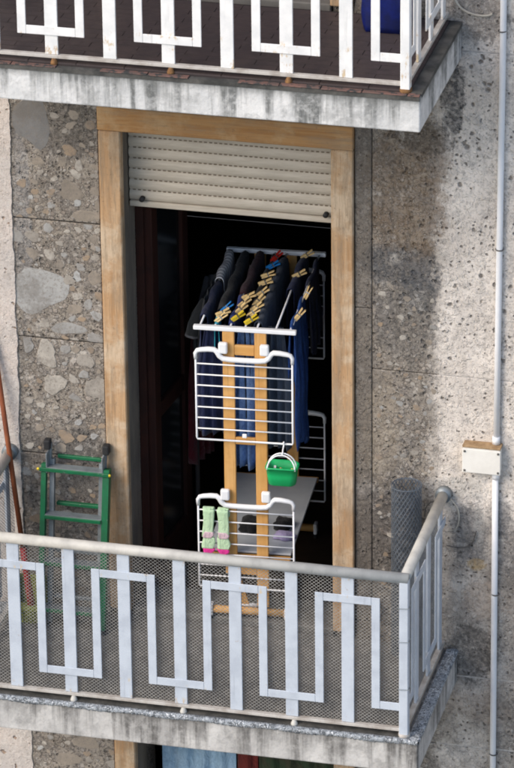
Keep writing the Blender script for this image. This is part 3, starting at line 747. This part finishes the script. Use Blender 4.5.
# ------------------------------------------------------------------ drying rack
RO, RZ = (-.585, .04, 0.0), R(4.2)
ZT = 1.70; LEN = 1.0
rack = root('drying_rack', RO, 'tall beech drying rack with white wire wings in the open doorway', 'drying rack', None, RZ)
def part(name, mat, fn, smooth=False, par=rack):
    bm = NB(); fn(bm); return fin(name, bm, mat, par, smooth)
def ends(y, sg):
    "frame at one end; sg=-1: outward is towards the street"
    for x in (-.084, .083):
        part('upright', M['beech'], lambda b: box(b, x-.031, x+.031, y-.010, y+.010, .10 if x > 0 else .285, ZT-.013, bev=.004, seg=2))
    part('crosspiece', M['beechx'], lambda b: box(b, -.0525, .0515, y-.009, y+.009, 1.555, 1.612, bev=.003))
    part('crosspiece', M['beechx'], lambda b: box(b, -.0525, .0515, y-.009, y+.009, 1.045, 1.085, bev=.003))
    part('crosspiece', M['beechx'], lambda b: box(b, -.0525, .0515, y-.009, y+.009, .285, .335, bev=.003))
    part('lower_leg', M['beech'], lambda b: bar(b, (-.065, y, .284), (-.048+.03, y+.012, .10), .046, .018, (0, 1, 0)))
    part('leg_pin', M['white'], lambda b: tube(b, [(-.085, y+.012, .098), (.05, y+.012, .098)], .011, 10), True)
    part('base_bar', M['beechx'], lambda b: tube(b, [(-.185, y, .066), (.195, y, .066)], .021, 14), True)
    for x in (-.195, .205):
        part('end_cap', M['white'], lambda b: box(b, x-.010, x+.010, y-.026, y+.026, .036, .098, bev=.006, seg=2))
        part('caster', M['black'], lambda b: tube(b, [(x-.009, y, .026), (x+.009, y, .026)], .021, 14), True)
    part('top_bar', M['white'], lambda b: box(b, -.266, .270, y-.014, y+.014, ZT-.012, ZT+.012, bev=.005, seg=2))
    # two hanging wings of coated wire
    for zt, zb in ((1.585, 1.075), (.742, .215)):
        yo = y+sg*.030
        # moulded bracket: shoulders dropping to a handle
        prof = [(-.252, -.052), (-.253, -.020), (-.243, -.004), (-.225, .001), (-.185, .006), (-.155, .006), (-.140, -.006), (-.128, -.028), (-.110, -.042), (-.075, -.046), (.0, -.047)]
        pts = prof+[(-px, pz) for px, pz in prof[-2::-1]]
        rad = [.009, .0105, .012, .013, .014, .0145, .0145, .0145, .0145, .0145, .0145]; rad = rad+rad[-2::-1]
        part('wing_bracket', M['white'], lambda b: tube(b, [(px, yo, zt+pz) for px, pz in pts], rad, 10), True)
        for x in (-.108, .108):
            part('hinge_clip', M['white'], lambda b: (box(b, x-.024, x+.024, yo-.016, yo+.014, zt-.012, zt+.050, bev=.009, seg=2),))
        part('wing_wire', M['wire'], lambda b: tube(b, [(-.252, yo, zt-.05), (-.252, yo, zb+.01), (-.249, yo, zb), (.249, yo, zb), (.252, yo, zb+.01), (.252, yo, zt-.05)], .0055, 8), True)
        nr = 7
        for i in range(nr):
            z = zt-.078-(zt-.078-zb)*i/nr
            part('wing_rod', M['wire'], lambda b: tube(b, [(-.250, yo, z), (.250, yo, z)], .0038, 8), True)
ends(0.0, -1); ends(LEN, 1)
RODS = [-.235, -.157, -.078, .0, .062, .160, .236]
for x in RODS:
    part('rod', M['wire'], lambda b: tube(b, [(x, .012, ZT), (x, LEN-.012, ZT)], .0052, 8), True)
part('shelf', M['shelf'], lambda b: box(b, -.225, .225, .045, .955, .385, .397, bev=.003))
for y in (.012, LEN-.012):
    part('shelf_rail', M['beechx'], lambda b: box(b, -.225, .225, min(y, y+(.03 if y < .5 else -.03)), max(y, y+(.03 if y < .5 else -.03)), .362, .384, bev=.002))
part('wing_tag', M['white'], lambda b: box(b, -.012, .012, -.040, -.034, 1.098, 1.122, bev=.003))

def rackthing(o, loc=(0, 0, 0)):
    mtx = Matrix.Translation(Vector(RO)) @ Matrix.Rotation(RZ, 4, 'Z')
    o.location = mtx @ Vector(loc); o.rotation_euler = (0, 0, RZ); return o

# ------------------------------------------------------------------ washing over the rods
def garment(name, label, cat, mat, xr, y0, y1, dl, dr, amp=.012, spread=.0, seed=0, taper=.0, gap=.0085, group='clothes hung over the rack rods'):
    rnd = random.Random(seed); ny = max(10, int((y1-y0)/.018)); ns = 22
    ph = [rnd.uniform(0, 6.28) for _ in range(6)]; bm = NB(); rows = []
    for j in range(ny+1):
        v = j/ny; row = []
        ll = dl*(1+.05*math.sin(7*v+ph[0])+.03*math.sin(17*v+ph[1])); lr = dr*(1+.05*math.sin(6*v+ph[2])+.03*math.sin(19*v+ph[3]))
        for i in range(-ns, ns+1):
            s_ = i/ns; D = (ll if i < 0 else lr)*abs(s_); sg = -1 if i < 0 else 1
            y = y0+(y1-y0)*v
            yc = (y0+y1)/2; y = yc+(y-yc)*(1-taper*min(1, D/.5))+.006*math.sin(9*D+ph[4])
            arc = gap*math.pi/2
            if D < arc:
                t = D/gap; dx = sg*gap*math.sin(t); dz = gap*math.cos(t)
            else:
                d2 = D-arc; k = min(1, d2/.25)
                fold = amp*k*(math.sin(y*62+ph[4])+.6*math.sin(y*119+ph[5]+d2*3)+.4*math.sin(d2*14+ph[1]))
                dx = sg*(gap+spread*d2)+fold; dz = -d2
            row.append(bm.verts.new((xr+dx+.004*math.sin(y*23+ph[3]), y, dz+.004*math.sin(y*31+ph[2])*(D < .1))))
        rows.append(row)
    for A, B in zip(rows, rows[1:]):
        for i in range(len(A)-1): bm.faces.new((A[i], B[i], B[i+1], A[i+1]))
    o = fin(name, bm, mat, None, True); rackthing(o, (0, 0, ZT))
    md = o.modifiers.new('thickness', 'SOLIDIFY'); md.thickness = .0028; md.offset = 1
    return tag(o, label, cat, group)
g1 = garment('knitted_top', 'grey and white ribbed knit top over the outer rack rod', 'knit top', M['knit'], RODS[0], .58, .94, .30, .24, .006, .10, 1, gap=.021)
g2 = garment('navy_shirt', 'navy jersey shirt folded over the rod beside the ribbed knit', 'shirt', M['navy'], RODS[0], .14, .57, .62, .60, .010, .05, 2, gap=.019)
g3 = garment('black_trousers', 'black cotton trousers hung over the second rack rod', 'trousers', M['blk'], RODS[1], .20, .95, .50, .48, .008, .0, 3, gap=.020)
g4 = garment('turquoise_cloth', 'small turquoise cloth pegged at the rack front corner', 'cloth', M['teal'], RODS[1], .035, .155, .16, .12, .006, .02, 4)
g5 = garment('maroon_sweater', 'dark maroon sweater draped over a middle rack rod', 'sweater', M['maroon'], RODS[2], .42, .96, .46, .44, .008, .0, 5, gap=.020)
g6 = garment('royal_blue_shirt', 'dark royal blue shirt pegged beside the maroon sweater', 'shirt', M['royal'], RODS[2], .05, .40, .42, .50, .008, .0, 6, gap=.017)
g7 = garment('black_shirt', 'long black shirt pegged along the centre rod', 'shirt', M['blk'], RODS[3], .05, .94, .52, .50, .007, .0, 7, gap=.015)
g8 = garment('slate_trousers', 'slate blue trousers hung between black shirt and bare rod', 'trousers', M['slate'], RODS[4], .06, .90, .50, .55, .008, .03, 8, gap=.022)
g9 = garment('dark_towel', 'dark navy towel folded over the rear of a white rod', 'towel', M['navy'], RODS[5], .50, .95, .40, .38, .008, .0, 9, gap=.018)
g10 = garment('denim_jeans', 'blue denim jeans hanging down the outer side of the rack', 'jeans', M['denim'], RODS[6], .04, .46, .40, .74, .010, .03, 10, .25, gap=.012)
g11 = garment('navy_skirt', 'navy skirt hung behind the blue jeans', 'skirt', M['navy'], RODS[6], .58, .93, .30, .42, .010, .03, 11)
# dark T-shirt bulging out of the far side with a trimmed sleeve
ts = root('dark_t_shirt', (0, 0, 0), 'dark olive T-shirt with trimmed sleeve hanging out beside the rack', 'T-shirt', 'clothes hung over the rack rods'); rackthing(ts, (0, 0, ZT))
bm = NB(); rows = []
for j in range(13):
    v = j/12; row = []
    for i in range(15):
        s_ = i/14; y = .30+.34*v; row.append(bm.verts.new((RODS[0]-.030-.040*math.sin(min(1, s_*1.6)*1.5)-.007*math.sin(y*60+s_*3), y, .012-.60*s_)))
    rows.append(row)
for A, B in zip(rows, rows[1:]):
    for i in range(14): bm.faces.new((A[i], B[i], B[i+1], A[i+1]))
o = fin('body', bm, M['olive'], ts, True); md = o.modifiers.new('thickness', 'SOLIDIFY'); md.thickness = .003
bm = NB(); tube(bm, [(RODS[0]-.045, .42, -.04), (RODS[0]-.070, .40, -.10), (RODS[0]-.098, .385, -.17), (RODS[0]-.110, .375, -.23)], [.022, .034, .036, .037], 14); fin('sleeve', bm, M['olive'], ts, True)
bm = NB(); tube(bm, [(RODS[0]-.1085, .3765, -.222), (RODS[0]-.1110, .3745, -.234)], [.0378, .0382], 14); fin('sleeve_trim', bm, M['greyc'], ts, True)

# more washing in the gloom of the room
def hanging(name, label, cat, mat, x, y, z0, z1, wd, rz, seed):
    rnd = random.Random(seed); bm = NB(); rows = []; p1, p2 = rnd.uniform(0, 6), rnd.uniform(0, 6)
    for j in range(19):
        v = j/18; row = []
        for i in range(17):
            u = i/16-.5; ww = wd*(.55+.45*min(1, v*2.2))
            row.append(bm.verts.new((u*ww, .020*(.3+v)*math.sin(u*21+p1)+.012*math.sin(u*43+p2), z1-z0-(z1-z0)*v+.01*math.sin(u*9+p2)*v)))
        rows.append(row)
    for A, B in zip(rows, rows[1:]):
        for i in range(16): bm.faces.new((A[i], B[i], B[i+1], A[i+1]))
    o = fin(name, bm, mat, None, True); o.location = (x, y, z0); o.rotation_euler = (0, 0, rz)
    md = o.modifiers.new('thickness', 'SOLIDIFY'); md.thickness = .004
    return tag(o, label, cat)
o0 = (-1.09, 1.05, 1.60)
rl = root('clothes_rail', (-1.02, 1.05, .006), 'thin dark clothes rail standing in the gloom beside the rack', 'clothes rail')
for y in (.62, 1.50):
    bm = NB(); tube(bm, [(-1.0, y, .008), (-1.0, y, 1.50)], .012, 10); fin('post', bm, M['black'], rl, True, (-1.02, 1.05, .006))
    bm = NB(); tube(bm, [(-1.10, y, .018), (-.90, y, .018)], .011, 10); fin('foot', bm, M['black'], rl, True, (-1.02, 1.05, .006))
bm = NB(); tube(bm, [(-1.0, .60, 1.50), (-1.0, 1.52, 1.50)], .011, 10); fin('bar', bm, M['black'], rl, True, (-1.02, 1.05, .006))
hanging('red_garment', 'dark red garment hanging behind the opened door leaf', 'garment', M['red'], -1.0, .68, .62, 1.495, .22, R(75), 31)
hanging('grey_garment', 'grey garment hanging in shadow left of the beech rack', 'garment', M['greyc'], -1.0, 1.15, .85, 1.495, .34, R(40), 32)

def front(name, label, cat, mat, x, y, z0, z1, wd, seed):
    o = hanging(name, label, cat, mat, 0, 0, z0, z1, wd, RZ, seed); rackthing(o, (x, y, z0)); o['group'] = 'clothes hung over the rack rods'; return o
front('washed_jeans', 'washed denim jeans leg hanging low between the beech uprights', 'jeans', M['denim2'], .0, .050, .885, 1.685, .150, 61)
front('navy_blouse', 'navy blouse hanging behind the upper wing beside the T-shirt', 'blouse', M['navy'], -.165, .075, 1.06, 1.685, .19, 62)
front('slate_blouse', 'slate blue blouse hanging behind the upper wing beside the jeans', 'blouse', M['slate'], .150, .085, 1.00, 1.685, .15, 63)
# ------------------------------------------------------------------ clothespins
def pin_meshes():
    out = []
    for sg in (-1, 1):
        bm = NB(); prof = [(-.034, .0065), (-.010, .0040), (.0, .0010), (.012, .0012), (.030, .0010), (.036, .003), (.036, .0085), (.018, .0095), (.0, .0085), (-.034, .0115)]
        A = [bm.verts.new((px, sg*py, -.0055)) for px, py in prof]; B = [bm.verts.new((px, sg*py, .0055)) for px, py in prof]
        n = len(prof)
        for i in range(n): bm.faces.new((A[i], A[(i+1) % n], B[(i+1) % n], B[i]))
        bm.faces.new(A); bm.faces.new(B[::-1]); bmesh.ops.recalc_face_normals(bm, faces=bm.faces)
        me = bpy.data.meshes.new('jaw'); bm.to_mesh(me); bm.free(); out.append(me)
    bm = NB(); tube(bm, [(0, -.0105, -.003), (0, .0105, -.003)], .0042, 8); tube(bm, [(0, -.0105, .003), (0, .0105, .003)], .0042, 8)
    me = bpy.data.meshes.new('spring'); bm.to_mesh(me); bm.free(); me.materials.append(M['steel']); out.append(me)
    return out
PJ = {}
def clothespin(x, y, kind, yaw, tilt):
    wd = ('holding the turquoise cloth' if x < -.12 else 'on the dark royal blue shirt' if x < -.03 else 'along the long black shirt' if x < .1 else
          'on the blue denim jeans' if x > .2 else 'on the dark navy towel near the rear bar' if y > .8 else 'at the front end of the dark navy towel')
    lab = {'pinwood': 'pale wooden clothespin '+wd, 'pinyellow': 'bright yellow clothespin '+wd,
           'pinblue': 'blue clothespin '+wd, 'pinred': 'red clothespin clipped near the rear bar of the rack'}[kind]
    if kind not in PJ:
        ms = pin_meshes()
        for me in ms[:2]: me.materials.append(M[kind])
        PJ[kind] = ms
    r = root('clothespin', (0, 0, 0), lab, 'clothespin', 'clothespins on the drying rack')
    for nm, me in zip(('jaw', 'jaw', 'spring'), PJ[kind]): link(nm, me, None, r)
    mtx = Matrix.Translation(Vector(RO)) @ Matrix.Rotation(RZ, 4, 'Z')
    r.location = mtx @ Vector((x+.026, y, ZT+.032))
    r.rotation_euler = (R(90)+random.uniform(-.15, .15), tilt, RZ+yaw); r.scale = (1.12, 1.12, 1.3)
pins = [(-.150, .196, 'pinblue'), (-.158, .125, 'pinwood'), (-.158, .065, 'pinwood'), (-.005, .631, 'pinwood'), (-.003, .533, 'pinwood'), (.003, .41, 'pinwood'),
        (-.060, .348, 'pinwood'), (-.070, .266, 'pinwood'), (.0, .301, 'pinwood'), (.004, .221, 'pinwood'), (-.074, .184, 'pinwood'), (-.003, .151, 'pinwood'),
        (-.074, .09, 'pinyellow'), (.0, .06, 'pinyellow'), (.155, .66, 'pinwood'), (.0, .869, 'pinred'), (.0, .755, 'pinblue'), (.236, .434, 'pinwood'), (.236, .157, 'pinwood'), (.158, .915, 'pinwood')]
for x, y, k in pins: clothespin(x, y, k, math.pi+random.uniform(-.1, .45), R(30)+random.uniform(-.2, .25)+(R(30) if x > .2 else 0))

# ------------------------------------------------------------------ green peg basket on its hook
bx, bz = .205, .880
mtx = Matrix.Translation(Vector(RO)) @ Matrix.Rotation(RZ, 4, 'Z')
bk = root('peg_basket', (0, 0, 0), 'green plastic peg basket hooked on the upper wire wing', 'basket'); rackthing(bk, (bx, -.090, bz)); bk.scale = (.94, .94, .90)
def rr(w_, d_, rd, n=6):
    pts = []
    for cx, cy, a0 in ((w_/2-rd, d_/2-rd, 0), (-w_/2+rd, d_/2-rd, 90), (-w_/2+rd, -d_/2+rd, 180), (w_/2-rd, -d_/2+rd, 270)):
        for k in range(n): t = R(a0+90*k/(n-1)); pts.append((cx+rd*math.cos(t), cy+rd*math.sin(t)))
    return pts
bm = NB(); rings = []
for z, w_, d_ in ((0, .145, .085), (.004, .152, .092), (.06, .165, .105), (.115, .175, .112), (.116, .184, .121), (.123, .184, .121), (.123, .168, .105), (.06, .158, .098), (.010, .142, .084)):
    rings.append([bm.verts.new((x, y, z+(.012*math.cos(x*16) if z > .1 else 0)-.012*(z > .1))) for x, y in rr(w_, d_, .034)])
for A, B in zip(rings, rings[1:]):
    n = len(A)
    for i in range(n): bm.faces.new((A[i], A[(i+1) % n], B[(i+1) % n], B[i]))
bm.faces.new(rings[0]); bm.faces.new(rings[-1])
fin('tub', bm, M['green'], bk, True)
for y in (-.052, .0):
    bm = NB(); tube(bm, [(-.078*math.cos(t*math.pi/14), y*(1-.5*math.sin(t*math.pi/14)), .105+.085*math.sin(t*math.pi/14)) for t in range(15)], .0042, 8); fin('handle', bm, M['white'], bk, True)
bm = NB(); tube(bm, [(.0, -.012, .182), (.004, -.006, .192), (.0, .020, .196), (-.001, .050, .203), (.0, .060, .212), (.0, .062, .222), (.0, .0605, .2325), (.0, .053, .2335), (.0, .050, .222)], .0042, 8); fin('hook', bm, M['white'], bk, True)
for i in range(7):
    bm = NB(); x, y = random.uniform(-.05, .05), random.uniform(-.03, .03); a = random.uniform(0, 3)
    bar(bm, (x, y, .045), (x+.03*math.cos(a), y+.03*math.sin(a), .085), .012, .012, (0, 0, 1)); o = fin('peg', bm, M['white' if i % 2 else 'pinwood'], bk)

# ------------------------------------------------------------------ mint socks on the lower wing
def sock(x, label):
    r = root('sock', (0, 0, 0), label, 'sock', 'socks on the lower wing'); rackthing(r, (x, -.030, .664))
    def body(w0, z0, z1, y0, y1, t=.014):
        bm = NB(); n = 10; rings = []
        for k in range(n+1):
            f = k/n; z = z0+(z1-z0)*f; wd = w0(f)
            cx = .004*math.sin(f*4+x*60); rings.append([bm.verts.new((cx+px, py+y0+(y1-y0)*f, z)) for px, py in rr(wd, t, t*.45, 4)])
        for A, B in zip(rings, rings[1:]):
            m_ = len(A)
            for i in range(m_): bm.faces.new((A[i], A[(i+1) % m_], B[(i+1) % m_], B[i]))
        bm.faces.new(rings[0]); bm.faces.new(rings[-1]); return bm
    fin('leg', body(lambda f: .062-.006*math.sin(f*3), .012, -.150, -.015, -.017), M['mint'], r, True)
    bm = NB(); tube(bm, [(-.029, -.012, .012), (-.029, .006, .014), (-.029, .012, -.004), (-.029, .013, -.05)], .0015, 4)
    bm.free()
    bm = NB(); box(bm, -.030, .030, -.012, .013, .010, .016, bev=.003); fin('cuff_fold', bm, M['mint'], r)
    fin('back_layer', body(lambda f: .058, .010, -.040, .012, .013, .006), M['mint'], r, True)
    fin('heel', body(lambda f: .046+.012*math.sin(f*3.1), -.118, -.152, -.0185, -.0195, .016), M['palepink'], r, True)
    fin('foot', body(lambda f: .060+.010*math.sin(f*3), -.151, -.214, -.017, -.020), M['mint'], r, True)
    fin('toe', body(lambda f: .066*math.sqrt(max(.06, 1-(f*.97)**2)), -.2145, -.246, -.020, -.022, .015), M['pink'], r, True)
sock(-.198, 'mint green sock with pink toe pegged beside the wing end'); sock(-.119, 'mint green sock with pink toe next to the beech upright')

# things lying on the low shelf
def lump(name, label, cat, mat, x, y, z, sx, sy, sz, seed, group=None):
    rnd = random.Random(seed); bm = NB(); bmesh.ops.create_icosphere(bm, subdivisions=3, radius=1.0)
    ph = [rnd.uniform(0, 6) for _ in range(4)]
    for v in bm.verts:
        k = 1+.13*math.sin(5*v.co.x+ph[0])*math.sin(4*v.co.y+ph[1])+.09*math.sin(9*v.co.y+ph[2]+5*v.co.z)
        v.co = Vector((v.co.x*sx*k, v.co.y*sy*k, max(-.35, v.co.z)*sz*k+.35*sz*1.0))
    o = fin(name, bm, mat, None, True); rackthing(o, (x, y, z)); return tag(o, label, cat, group)
lump('rolled_garment', 'small black rolled garment on the low shelf behind the socks', 'garment', M['blk'], -.035, .30, .400, .060, .075, .050, 41)
lump('folded_garment', 'small black folded garment on the low shelf near the lilac cloth', 'garment', M['blk'], .135, .34, .400, .050, .070, .040, 42)
lump('lilac_cloth', 'lilac cloth lying on the low shelf of the rack', 'cloth', M['lilac'], .160, .22, .400, .060, .045, .026, 43)

# ------------------------------------------------------------------ green stepladder against the wall
o0 = (-1.47, -.2, .004); lad = root('stepladder', o0, 'folded green metal stepladder leaning beside the door', 'ladder')
def lp(f, dy=0.0): return Vector((0, -.255+.175*f+dy, .004+.90*f))     # front section centre line
def lpart(name, mat, fn, sm=False):
    bm = NB(); fn(bm); return fin(name, bm, mat, lad, sm, o0)
xl, xr_ = -1.640, -1.302
for x, w_ in ((xl, .036), (xr_, .046)):
    lpart('rail', M['ladder'], lambda b: bar(b, (x, -.255, .012), (x, -.086, .885), .026 if w_ < .04 else .034, w_, (0, 1, 0)))
    s_ = 1 if x == xl else -1
    lpart('rear_rail', M['alu'], lambda b: bar(b, (x+s_*.036, -.195, .012), (x+s_*.036, -.050, .90), .024, .030, (0, 1, 0)))
    lpart('hinge_plate', M['alu'], lambda b: box(b, x+s_*.018-.004, x+s_*.018+.004, -.115, -.045, .84, .955, bev=.003))
    lpart('hook_arm', M['alu'], lambda b: bar(b, (x+s_*.020, -.060, .86), (x+s_*.020, -.040, .985), .020, .022, (0, 1, 0)))
    lpart('hook_tip', M['black'], lambda b: box(b, x+s_*.010-.018, x+s_*.010+.018, -.075, -.028, .955, 1.010, bev=.008, seg=2))
    lpart('foot', M['black'], lambda b: box(b, x-.019, x+.019, -.285, -.225, .004, .028, bev=.005))
for z in (.870, .618, .368, .118):
    y = -.255+.169*(z/.873)
    lpart('tread', M['alu'], lambda b: box(b, xl+.014, xr_-.018, y-.028, y+.030, z-.004, z+.004, bev=.001))
    lpart('tread_edge', M['ladder'], lambda b: box(b, xl+(-.02 if z > .8 else .014), xr_-(-.02 if z > .8 else .018), y-.038, y-.0285, z-.016, z+.004, bev=.002))
    y2 = y+.085
    lpart('rear_rung', M['ladder'] if z > .5 else M['alu'], lambda b: box(b, xl+.05, xr_-.05, y2-.012, y2+.012, z+.014, z+.034, bev=.003))
for x in (xl-.026, xr_+.022):
    lpart('bolt', M['pinyellow'], lambda b: tube(b, [(x, -.125, .866), (x+.001, -.118, .866)], .008, 8), True)

# ------------------------------------------------------------------ broom
o0 = (-1.72, -.2, .004); br = root('broom', o0, 'broom with reddish brown pole and red socket leaning in the corner', 'broom')
A, B = Vector((-1.7395, -.165, .30)), Vector((-1.930, -.012, 1.66))
bm = NB(); tube(bm, [A, B], .0135, 12); fin('pole', bm, M['pole'], br, True, o0)
C = Vector((-1.703, -.198, .075)); bm = NB(); tube(bm, [A.lerp(B, .08), A, C], [.0165, .017, .021], 12); fin('socket', bm, M['redpl'], br, True, o0)
pbox('head', M['bristle'], br, -1.80, -1.65, -.235, -.180, .070, .100, bev=.008, off=o0, seg=2)
bm = NB()
for i in range(260):
    x, y = random.uniform(-1.795, -1.655), random.uniform(-.232, -.184); e = Vector((x+(x+1.725)*.18+random.uniform(-.006, .006), y+random.uniform(-.012, .008), .006))
    bar(bm, (x, y, .072), e, .0032, .0032, (0, 1, 0))
fin('bristles', bm, M['bristle'], br, False, o0)['kind'] = 'stuff'
# green-yellow dustpan beside it
o0 = (-1.80, -.07, .004); dp = root('dustpan', o0, 'yellow green dustpan standing behind the broom head', 'dustpan')
pbox('pan', M['bristle'], dp, -1.81, -1.66, -.060, -.046, .006, .20, bev=.005, off=o0)
for x in (-1.81, -1.672): pbox('pan_side', M['bristle'], dp, x, x+.012, -.095, -.0605, .006, .19, bev=.003, off=o0)
pbox('pan_back', M['bristle'], dp, -1.797, -1.673, -.095, -.0605, .006, .022, bev=.003, off=o0)

# ------------------------------------------------------------------ things on the upper balcony
bg_ = root('blue_bag', (.215, -.20, H+.014), 'deep blue plastic sack with pale label on the tiled balcony', 'bag')
bm = NB(); rings = []; n = 26
for k in range(12):
    f = k/11; z = .34*f; ring = []
    for i in range(n):
        t = i*2*math.pi/n; q = 1+.05*math.sin(5*t+f*4)+.04*math.sin(11*t-f*6)+.02*math.sin(17*t+f*9)
        ex = .115*(1-.12*f+.10*math.sin(f*3))*q; ey = .085*(1-.15*f+.10*math.sin(f*3))*q
        c_, s__ = math.cos(t), math.sin(t)
        ring.append(bm.verts.new((ex*math.copysign(abs(c_)**.6, c_), ey*math.copysign(abs(s__)**.6, s__), z+.01*math.sin(3*t)*f)))
    rings.append(ring)
for A_, B_ in zip(rings, rings[1:]):
    for i in range(n): bm.faces.new((A_[i], A_[(i+1) % n], B_[(i+1) % n], B_[i]))
bm.faces.new(rings[0]); bm.faces.new(rings[-1])
fin('sack', bm, M['bag'], bg_, True)
pbox('paper_label', M['lilac'], bg_, .02, .075, -.112, -.108, .20, .26)
# ------------------------------------------------------------------ curtains in the door below
def curtain(x0, x1, mat, label, seed):
    rnd = random.Random(seed); bm = NB(); n = int((x1-x0)/.012); p1 = rnd.uniform(0, 6); T_, B_ = [], []
    for i in range(n+1):
        x = x0+(x1-x0)*i/n; d = .014*math.sin(x*60+p1)+.006*math.sin(x*131)
        T_.append(bm.verts.new((x, .19+d*.6, -H+2.62))); B_.append(bm.verts.new((x, .19+d*1.3, -H+.04)))
    for i in range(n): bm.faces.new((T_[i], T_[i+1], B_[i+1], B_[i]))
    o0 = ((x0+x1)/2, .19, -H+.03); o = fin('curtain', bm, mat, None, True, o0); o.location = o0
    md = o.modifiers.new('thickness', 'SOLIDIFY'); md.thickness = .002
    tag(o, label, 'curtain')
curtain(-1.11, -.70, M['curtblue'], 'light blue curtain in the doorway under the lower balcony', 51)
curtain(-.695, -.58, M['curtred'], 'dark red curtain hanging beside the light blue curtain', 52)
curtain(-.575, -.13, M['curtgreen'], 'dark green curtain hanging beside the dark red curtain', 53)
